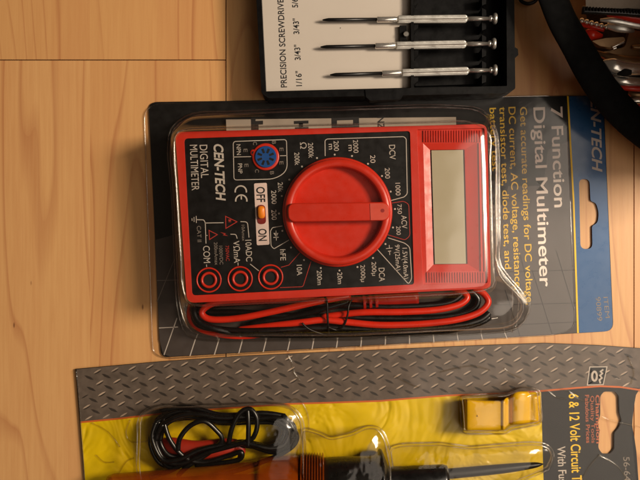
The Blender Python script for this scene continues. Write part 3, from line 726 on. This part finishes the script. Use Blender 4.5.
line = [(80.5, 422.3), (116, 419), (161, 413.7), (220, 408.8), (287, 404), (332, 402.6), (380, 401), (408, 398.6), (447, 395.6), (500, 393.5), (541, 391), (575, 388), (600, 386.2), (620, 387), (640, 390), (650, 391)]
def yat(pl, x):
    for a, b in zip(pl[:-1], pl[1:]):
        if a[0] <= x <= b[0]: return a[1] + (b[1] - a[1]) * (x - a[0]) / (b[0] - a[0])
    return pl[0][1] if x < pl[0][0] else pl[-1][1]
mb = MB()
band = [(q[0], q[1] + .4) for q in top_e[:-1]] + [(645, 349), (640, 388)] + [q for q in reversed(line[:-2])]
band[0] = (76.5, 369.4); flat(mb, band, Z2 + .04, 0)
yel = [q for q in line if q[0] <= 541] + [(543.5, 480), (545, 560), (91, 560), (85, 480)]
flat(mb, yel, Z2 + .05, 1)
stroke(mb, line, 1.7, Z2 + .1, 2)
# raised-tread marks of the printed diamond plate
for i in range(34):
    for j in range(-1, 7):
        u = 80 + i * 17.4; ty = yat(top_e, u); x = u + j * 2.2; y = ty + 4 + j * 11.3
        for (ox, oy, ang, ln, wd, mi) in ((0, 0, -30, 4.6, .75, 3), (.6, 1.3, -30, 4.2, .65, 4), (9.0, 5.0, 25, 5.2, 1.25, 4)):
            cx, cy = x + ox, y + oy
            if cy - 3 < yat(top_e, cx) + 1 or cy + 3.2 > yat(line, cx) or cx < 82 + (cy - 369) * .1 or cx > 636: continue
            a = math.radians(ang); ca, sa = math.cos(a), math.sin(a)
            flat(mb, [(cx + ca * dx * ln - sa * dy * wd, cy + sa * dx * ln + ca * dy * wd) for dx, dy in ((-1, 0), (-.5, -.8), (.3, -1), (1, 0), (.5, .8), (-.3, 1))], Z2 + .09, mi)
tread_l = mat("tread_light", (168, 148, 130), rough=.35, vary=(70, .35)); tread_d = mat("tread_dark", (50, 42, 36), rough=.5, vary=(60, .4))
mb.build("card_print", [plate_taupe, card_yellow, orange_ink, tread_l, tread_d], tp, fix=False)
mb = MB(); z = Z2 + .12
text(mb, "6 & 12 Volt Circuit Tester", (568.8, 394), (573, 503), 9.6, z, 0, bold=.012, up=(1, -.04))
text(mb, "With Fuse", (557.3, 446.5), (559.2, 487), 7.8, z, 1, bold=.01, up=(1, -.04))
text(mb, "56-64", (623.2, 457), (624.4, 481), 6.2, z, 3, up=(1, -.04))
text(mb, "Champion", (595.5, 395), (596.5, 443.5), 4.0, z, 2, bold=.02, up=(1, -.04))
text(mb, "Quality Tools", (590.4, 396), (591.6, 443), 3.7, z, 2, up=(1, -.04))
text(mb, "Fabulous Prices", (585.0, 395), (586.4, 443), 3.9, z, 2, bold=.01, up=(1, -.04))
flat(mb, [(589.8, 367), (607, 366.8), (603.3, 384.6), (587.3, 385)], z - .03, 4)
stroke(mb, [(589.8, 367), (607, 366.8), (603.3, 384.6), (587.3, 385)], .9, z, 1, True)
stroke(mb, [(594.5 + 2.4 * math.cos(a * .3927) , 376.2 + 4.6 * math.sin(a * .3927)) for a in range(16)], 2.0, z, 1, True)
stroke(mb, [(603.3, 369.5), (600.6, 371.5), (602.4, 373.4), (600, 375.5), (601.8, 378), (599.4, 380), (600.4, 383.4)], 1.6, z, 1)
stroke(mb, [(615, 379), (617, 378.2), (618.6, 379.6), (621, 379)], .8, z, 3)
mb.build("card_lettering", [ink_yellow, white_ink, mat("faded_orange_ink", (176, 92, 56), rough=.5), dim_ink, black_ink], tp, fix=False)
# clear wrap
blis2 = film("clear_blister_thick", (0.95, 0.93, 0.89, 1), 0.11, 0.035, 0.8, 60, 0.9, 0.0016)
wrap = film("crumpled_wrap", (0.96, 0.95, 0.93, 1), 0.16, 0.017, 0.5, 16, 0.8, 0.0030)
mb = MB(); inner_h = hang2
plate(mb, [(q[0] - (1 if i == 0 else 0), q[1] + .8) for i, q in enumerate(top_e[:-1])] + [(640, 388), (631, 425), (636, 480), (638, 540), (88, 540), (82.5, 480), (78, 424)], Z2 + .27, Z2 + .27, 0, [inset(hang2, -1.2, (608, 422))])
mb.build("clear_wrap", wrap, tp, fix=False)
mb = MB()
for P in [[(76, 370), (79, 395), (81.5, 430), (84, 470), (86, 520)], [(288, 355), (292, 363), (294, 372), (300, 381)], [(290, 402), (296, 399), (303, 404), (308, 416), (309, 430)], [(560, 389), (570, 392), (578, 399), (590, 402)],
          [(540, 392), (548, 391), (556, 397), (566, 399)], [(602, 416), (610, 420), (640, 427)], [(598, 455), (612, 462), (621, 470), (627, 480)], [(600, 455), (590, 466), (582, 480)],
          [(504, 368), (512, 374), (522, 378)], [(440, 372), (470, 366), (490, 370)], [(92, 423), (108, 432), (120, 447)], [(130, 420), (126, 433), (132, 442), (150, 441)], [(118, 475), (126, 462), (134, 458)],
          [(96, 455), (104, 462), (114, 462)], [(395, 376), (410, 384), (420, 388)], [(628, 356), (634, 372), (631, 384)]]:
    mb = MB(); tube(mb, [(x, y, Z2 + .45) for x, y in P], .32, 0, n=6); mb.build("wrap_crease", blis2, tp)
def bubble(mb, foot, h, c, wall=0.9, n=160, soft=3):
    P = polar(foot, c, n, soft)
    def k(q): return [(c[0] + (p[0] - c[0]) * q, c[1] + (p[1] - c[1]) * q) for p in P]
    def off(d): return inset(P, d, c)
    bead(P, Z2 + 1.2, .34, tp, 4); bead(off(3.2), h * .93, .3, tp, 4)
    loft(mb, [(off(-1.2), Z2 + .3), (P, Z2 + 1.0), (off(1.0), h * .35), (off(2.0), h * .75), (off(3.0), h * .95), (off(4.5), h), (k(.55), h * 1.02)])
mb = MB()
bubble(mb, [(138, 412), (160, 404), (215, 404), (262, 402), (292, 404), (304, 420), (306, 455), (300, 520), (150, 530), (136, 470)], 15, (222, 462))
bubble(mb, [(300, 426), (322, 432), (330, 437), (352, 432), (366, 425), (380, 426), (388, 440), (394, 470), (392, 530), (300, 530)], 24, (345, 482))
bubble(mb, [(388, 446), (400, 443), (440, 442), (470, 446), (545, 440), (556, 452), (552, 470), (500, 490), (440, 505), (392, 505)], 14, (455, 470))
bubble(mb, [(459, 395), (505, 393), (520, 387), (540, 388.5), (542.5, 424), (512, 430), (506, 434), (462, 434)], 14, (500, 412))
mb.build("clear_shell", blis2, tp)

# the tester
te = thing("circuit_tester", W(330, 485, 1.5), "circuit tester with amber handle, black barrel and pointed probe inside the lower pack", "circuit tester")
amber = mat("amber_plastic", (158, 66, 5), rough=0.12, vary=(60, .4))
amber.node_tree.nodes["Principled BSDF"].inputs["Alpha"].default_value = 0.5
mb = MB(); zz = 11.5
def rod(mb, pts, m=0, n=40): tube(mb, [(p[0], p[1], zz) for p in pts], [p[2] for p in pts], m, n=n, seg=2)
rod(mb, [(110, 492, 6.2), (114, 492, 7.6), (180, 490, 8.6), (240, 488, 10.4), (258, 487.4, 11.2), (262, 487.2, 12.4), (299, 486.4, 12.8)])
mb.build("handle", amber, te)
mb = MB()
for k in range(9):
    x = 300 + k * 2.7; rod(mb, [(x, 486.2, 12.6), (x + .7, 486.2, 13.6), (x + 1.6, 486.2, 13.6), (x + 2.5, 486.2, 12.5)])
mb.build("knurled_collar", amber, te)
mb = MB(); rod(mb, [(322, 486, 7), (323, 486, 5.8), (250, 487.5, 5.5), (170, 490, 5.0), (140, 491, 2)], n=24); mb.build("bulb_housing", mat("brown_plastic", (70, 30, 10), rough=.4), te)
mb = MB(); rod(mb, [(323.5, 486, 9.0), (325, 486, 11.6), (365, 485, 11.8), (376, 484.5, 12.0), (380, 484.4, 14.2), (384, 484.2, 14.0), (388, 484, 8.6), (389, 484, 7.4), (400, 483.4, 7.0), (444, 480.5, 6.6), (446, 480.4, 5.6)])
mb.build("barrel", rubber_b, te)
mb = MB(); tube(mb, [(430, 475.3, 10.6), (446, 474, 10.6), (500, 469, 9), (533, 465.3, 8), (543, 464, 7.6)], [2.3, 2.2, 2.0, 1.3, .25], n=16); mb.build("probe", blk_steel, te)
# coiled black lead
mb = MB(); random.seed(11)
base = [(150, 440), (156, 420), (177, 410.5), (200, 412), (222, 416.5), (257, 414), (280, 415.5), (294, 427), (291, 445), (276, 451.5), (252, 446), (235, 446), (203, 454), (178, 466), (160, 464)]
for k, (sx, sy, z, ph) in enumerate([(1, 1, 6, 0), (.965, .90, 8, 1), (.985, .80, 10, 2.4), (.93, .97, 7, 3.1), (.95, .74, 5, 4.4), (.90, .86, 11, 5.2), (.975, .94, 4.5, 2.0), (.87, .70, 8, 0.6)]):
    P = [(222 + (x - 222) * sx + 1.5 * math.sin(i * 1.3 + ph), 437 + (y - 437) * sy + 1.6 * math.cos(i * 1.1 + ph), z + 1.2 * math.sin(i * .9 + ph)) for i, (x, y) in enumerate(base)]
    P.append(P[0]); P.append((P[1][0], P[1][1], P[1][2] + .5)); tube(mb, P, .95)
for P in [[(163, 418, 10), (170, 440, 11), (186, 458, 10), (205, 462, 9), (230, 455, 9), (241, 452, 10), (240, 459, 9), (222, 463, 8), (195, 465, 7)],
          [(178, 450, 11), (180, 438, 12), (190, 426, 12), (204, 421, 12), (216, 430, 11), (222, 440, 10), (210, 452, 9), (188, 466, 9), (178, 476, 8)],
          [(228, 447, 10), (232, 428, 12), (240, 413, 12.5), (250, 409, 12.5), (257, 419, 12.5), (255, 434, 12), (245, 442, 11), (200, 455, 10), (172, 470, 8), (150, 478, 7)],
          [(247.5, 407, 12), (248.5, 425, 13), (248, 447, 12)],
          [(283, 415, 10), (291, 425, 11), (297, 438, 10), (288, 450, 10), (262, 462, 10), (225, 474, 9), (190, 482, 8)],
          [(160, 410, 10), (190, 407, 10), (222, 415, 10), (262, 413, 10), (285, 416, 9)]]:
    tube(mb, P, 1.05)
mb.build("cable", rubber_b, te)
mb = MB(); tube(mb, [(156, 446, 4), (170, 447, 5), (196, 450, 6), (225, 448, 6), (238, 446, 6)], [2.5, 4.2, 4.0, 4.2, 3.0], n=20, flatz=.7)
tube(mb, [(236, 446, 6), (242, 450, 6), (240, 458, 6)], [2.6, 1.6, 1.2]); mb.build("clip_boot", mat("dull_red_rubber", (158, 38, 20), rough=.45), te)

# yellow plastic clip in its own bubble
mb = MB()
yc = mat("amber_yellow_plastic", (216, 168, 14), rough=.24)
prof = [(463.8, 402, 428, 7), (464.6, 400.2, 430, 9.5), (466.5, 399.2, 431, 11.4), (470, 399.4, 431.2, 12), (486, 400.4, 431.2, 12.2), (500, 400.6, 430.6, 12.2), (502.5, 400.2, 430.2, 12.9), (504.5, 399, 429.6, 13), (506, 397.6, 428, 11.6), (508, 396.6, 426.4, 10.6),
        (510.5, 396, 425.4, 10.8), (512, 393.5, 425, 11.8), (515, 391.8, 424.6, 12.6), (519, 391.2, 424.4, 12.9), (524, 391, 424.2, 12.6), (528, 391.4, 424, 11.8), (530, 393.6, 424, 11.2), (533, 394.6, 424, 11.4), (537, 394.8, 423.8, 11.2), (539.5, 395.4, 423, 10), (540.4, 397, 421.5, 7.5)]
def cross(x, y0, y1, z): return [W(x, y0, 1.5), W(x, y0, z - 2), W(x, y0 + .5, z - .8), W(x, y0 + 1.6, z - .15), W(x, y0 + 4, z), W(x, y1 - 4, z), W(x, y1 - 1.6, z - .15), W(x, y1 - .5, z - .8), W(x, y1, z - 2), W(x, y1, 1.5)]
P = catmull(prof, n=3); vs = []; fs = []
for q in P: vs += cross(*q)
for i in range(len(P) - 1):
    for k in range(10): j = (k + 1) % 10; fs.append([i * 10 + k, i * 10 + j, (i + 1) * 10 + j, (i + 1) * 10 + k])
mb.add(vs, fs, 0, True); mb.add(vs[:10], [list(range(10))], 0); mb.add(vs[-10:], [list(range(10))], 0)
lathe(mb, 478, 416, [(.8, 12.0), (.8, 12.5), (.5, 12.6)], 0, n=16)
yo = mb.build("yellow_clip", yc, None, loc=W(502, 412, 1.4)); tag(yo, "two-lobed glossy yellow plastic clip in the lower pack beside the diamond plate print", "plastic clip")

# ================================================================== upper right: strap and tools
mb = MB()
tube(mb, [(542, -50, 26), (549, -15, 27), (555, 3, 27), (563, 22, 27), (576, 45, 26), (590, 70, 25), (606, 94, 23), (627, 117, 20), (652, 138, 17), (690, 166, 12)], [5.6, 5.8, 5.9, 6.0, 6.2, 6.5, 6.6, 6.6, 6.4, 6.4], n=28, flatz=.32)
st = mb.build("carrying_strap", mat("black_webbing", (6, 6, 6), rough=.8, spec=.15), None, loc=W(600, 90, 0)); tag(st, "thick matte black strap curving across the upper right corner over the blue card end", "strap")
mb = MB(); tube(mb, [(519, -6, 3), (521, 0.5, 3), (527, 3.6, 3), (534, 2.0, 3), (538, -4, 3), (534, -11, 3), (525, -13, 3), (519, -6, 3)], .8, n=12)
rg = mb.build("wire_ring", blk_steel, None, loc=W(528, -4, 0)); tag(rg, "small black wire ring at the top edge between the case and the strap", "ring")

# canvas tool bag lying open, with zip edge
bag = thing("tool_bag", W(700, 40, 0), "grey canvas tool bag with toothed black zip edge in the upper right corner", "bag")
mb = MB()
canvas = mat("grey_canvas", (150, 138, 124), rough=.85, bump=(700, .5, .0005), vary=(90, .2))
blkc = mat("dark_brown_sheet", (58, 40, 24), rough=.6, bump=(160, .5, .001), vary=(50, .3))
def sheet(mb, pts, z0, amp, m, nx=24, ny=10):
    (a, b, c, d) = [Vector(q) for q in pts]
    vs = []
    for j in range(ny + 1):
        for i in range(nx + 1):
            u, v = i / nx, j / ny; p = (a * (1 - u) + b * u) * (1 - v) + (d * (1 - u) + c * u) * v
            vs.append(W(p.x, p.y, z0 + p_amp(u, v) * amp))
    fs = [[j * (nx + 1) + i, j * (nx + 1) + i + 1, (j + 1) * (nx + 1) + i + 1, (j + 1) * (nx + 1) + i] for j in range(ny) for i in range(nx)]
    mb.add(vs, fs, m, True)
def p_amp(u, v): return math.sin(u * 5.1 + v * 2) * .5 + math.sin(u * 11 + v * 5 + 1) * .25 + math.sin(v * 3.1) * .8
sheet(mb, [(583, -60), (760, -60), (760, 13), (586, 7.5)], 30, 3, 0)
mb.build("canvas_flap", canvas, bag, fix=False)
mb = MB()
tube(mb, [(582, 10, 29), (604, 11, 30), (625, 12, 30), (640, 13.3, 30), (700, 16, 30)], 1.7, flatz=.7)
for k in range(22):
    x = 584 + k * 3.1; y = 8.8 + (x - 584) * .06; tube(mb, [(x, y - 2.2, 31.5), (x + .2, y + 1.6, 31.5)], .42, n=6)
mb.build("zip", rubber_b, bag)
mb = MB(); sheet(mb, [(586, 14), (700, 18), (700, 122), (604, 118)], 6, 1.6, 0); plate(mb, [(592, 20), (700, 22), (700, 118), (614, 114)], .3, 5, 0)
mb.build("brown_underlay", blkc, bag, fix=False)  # dark brown uneven sheet under the tools
mb = MB(); plate(mb, rounded([(750, -120), (900, -120), (900, 150), (754, 140)], 8), 1, 84, 0); mb.build("unseen_shade_block", canvas, bag, bevel=5)  # unseen block added beside the bag to throw shade over the upper right

# tools in the bag
pl1 = thing("pliers", W(650, 75, 8), "chrome pliers with thin red dipped handles lying lowest in the tool bag", "pliers")
mb = MB()
tube(mb, [(602, 64, 22), (612, 66, 23), (625, 68.5, 23), (645, 69, 23), (680, 68, 22)], [2.0, 3.3, 3.0, 2.6, 2.4], n=20, flatz=.8)
tube(mb, [(608, 77, 20), (620, 80.5, 22), (640, 82, 22), (680, 84, 21)], [1.5, 2.1, 2.0, 1.9], n=20, flatz=.8)
tube(mb, [(610, 72, 20), (616, 73.5, 20), (622, 76, 20)], [1.5, 2.2, 1.5], n=16)
mb.build("jaws", steel, pl1)
mb = MB(); tube(mb, [(617, 73.6, 24), (624, 72.6, 24.6), (631, 72.2, 24.6)], [.5, 1.6, 1.0], n=12); mb.build("pivot_slot", hole, pl1)
mb = MB(); tube(mb, [(619, 87.5, 21), (630, 88.4, 22), (650, 89.5, 22), (690, 91, 21)], [.9, 1.1, 1.1, 1.1], n=14)
mb.build("red_grip", rubber_r, pl1)
pl2 = thing("wrench", W(655, 102, 6), "slim chrome wrench with red stripe at the right edge below the pliers", "wrench")
mb = MB(); tube(mb, [(628, 101.5, 18), (634, 100.8, 19), (650, 100.4, 19), (690, 100, 18)], [.8, 1.4, 1.6, 1.5], n=16); mb.build("shank", steel, pl2)
mb = MB(); tube(mb, [(626, 106, 16), (634, 106.3, 17), (650, 106.8, 17), (690, 107.5, 16)], [1.4, 1.9, 2.0, 1.9], n=16); mb.build("red_grip", rubber_r, pl2)
pl3 = thing("slip_joint_pliers", W(650, 25, 8), "pale steel pliers with a bright red handle just below the bag's zip", "pliers")
mb = MB()
tube(mb, [(600, 20, 24), (610, 20.3, 25), (622, 21.8, 25), (640, 25, 25), (680, 31, 24)], [.5, 1.1, 1.5, 1.8, 1.8], n=18, flatz=.7)
tube(mb, [(607, 25.5, 22), (618, 27.5, 23), (630, 29.6, 23), (634, 31, 20)], [1.3, 1.9, 1.4, .5], n=18, flatz=.7)
mb.build("jaws", steel_w, pl3)
mb = MB(); tube(mb, [(607, 14.7, 26), (620, 15.6, 27), (634, 17.6, 27), (650, 19.5, 27), (690, 24, 26)], [.7, 1.3, 2.0, 2.3, 2.3], n=18); mb.build("red_grip", rubber_r, pl3)
pn = thing("nail_puller", W(650, 60, 8), "dark bronze curved steel bar between the bright pliers and the broad wrench head", "pry bar")
mb = MB(); tube(mb, [(596, 52, 15), (608, 57, 17), (622, 60.5, 18), (640, 61.5, 18), (690, 62, 17)], [.8, 1.8, 2.2, 2.2, 2.2], n=16, flatz=.7); mb.build("shaft", steel_d, pn)
mb = MB(); tube(mb, [(628, 93.8, 17), (640, 94.6, 18), (690, 96, 18)], [1.2, 2.0, 2.0], n=14); mb.build("tip", steel_d, pn)
pl4 = thing("folding_knife", W(612, 42, 8), "small flat brown metal tool with one shiny edge between the beads and chrome pliers", "hand tool")
mb = MB(); plate(mb, rounded([(592, 41), (606, 38), (624, 37), (625.5, 41), (613, 48), (600, 46)], 1.5), 17, 20, 0); mb.build("body", steel_d, pl4, bevel=.5)
mb = MB(); tube(mb, [(612, 47.4, 20.3), (618, 44.8, 20.6), (624, 42, 20.6)], .55, n=8); tube(mb, [(613, 49, 19.5), (616.5, 47.6, 19.8)], .6, n=8); mb.build("edge", steel, pl4)
pl5 = thing("adjustable_wrench", W(640, 50, 8), "broad bronze coloured wrench head filling the right edge between the two pliers", "wrench")
mb = MB(); plate(mb, rounded([(630, 30), (700, 36), (700, 62), (640, 60), (612, 57), (602, 52), (612, 50), (625, 47)], 3), 12, 16, 0); mb.build("head", steel_d, pl5, bevel=1.0)
mb = MB(); tube(mb, [(632, 47, 17), (650, 48, 17), (700, 50, 17)], [.8, 1.6, 1.6]); mb.build("shank", steel_d, pl5)
# bead chain: one object per chain, beads are its pattern
mb = MB()
for k in range(6):
    x, y = 582.0 + k * 4.9, 20.4 + k * 1.3
    lathe(mb, x, y, [(2.7 * math.cos(t), 22 + 1.1 * math.sin(t)) for t in [-1.3, -.9, -.5, 0, .4, .8, 1.15, 1.4]], 0, n=18)
ch = mb.build("ball_chain", steel, None, loc=W(595, 24, 15)); tag(ch, "short row of shiny steel ball beads resting on red cloth beside the strap", "ball chain")
mb = MB(); tube(mb, [(580, 24, 17), (592, 26.5, 18), (604, 29.5, 18)], 1.0); tube(mb, [(586, 32, 15), (592, 35, 16), (602, 36, 15.5)], [1.6, 2.3, .8])
rc = mb.build("nut_driver", rubber_r, None, loc=W(594, 32, 15)); tag(rc, "stubby red plastic tool handle lying under the steel beads by the strap", "tool handle")

for o in bpy.data.objects:
    if "_base" in o: del o["_base"]
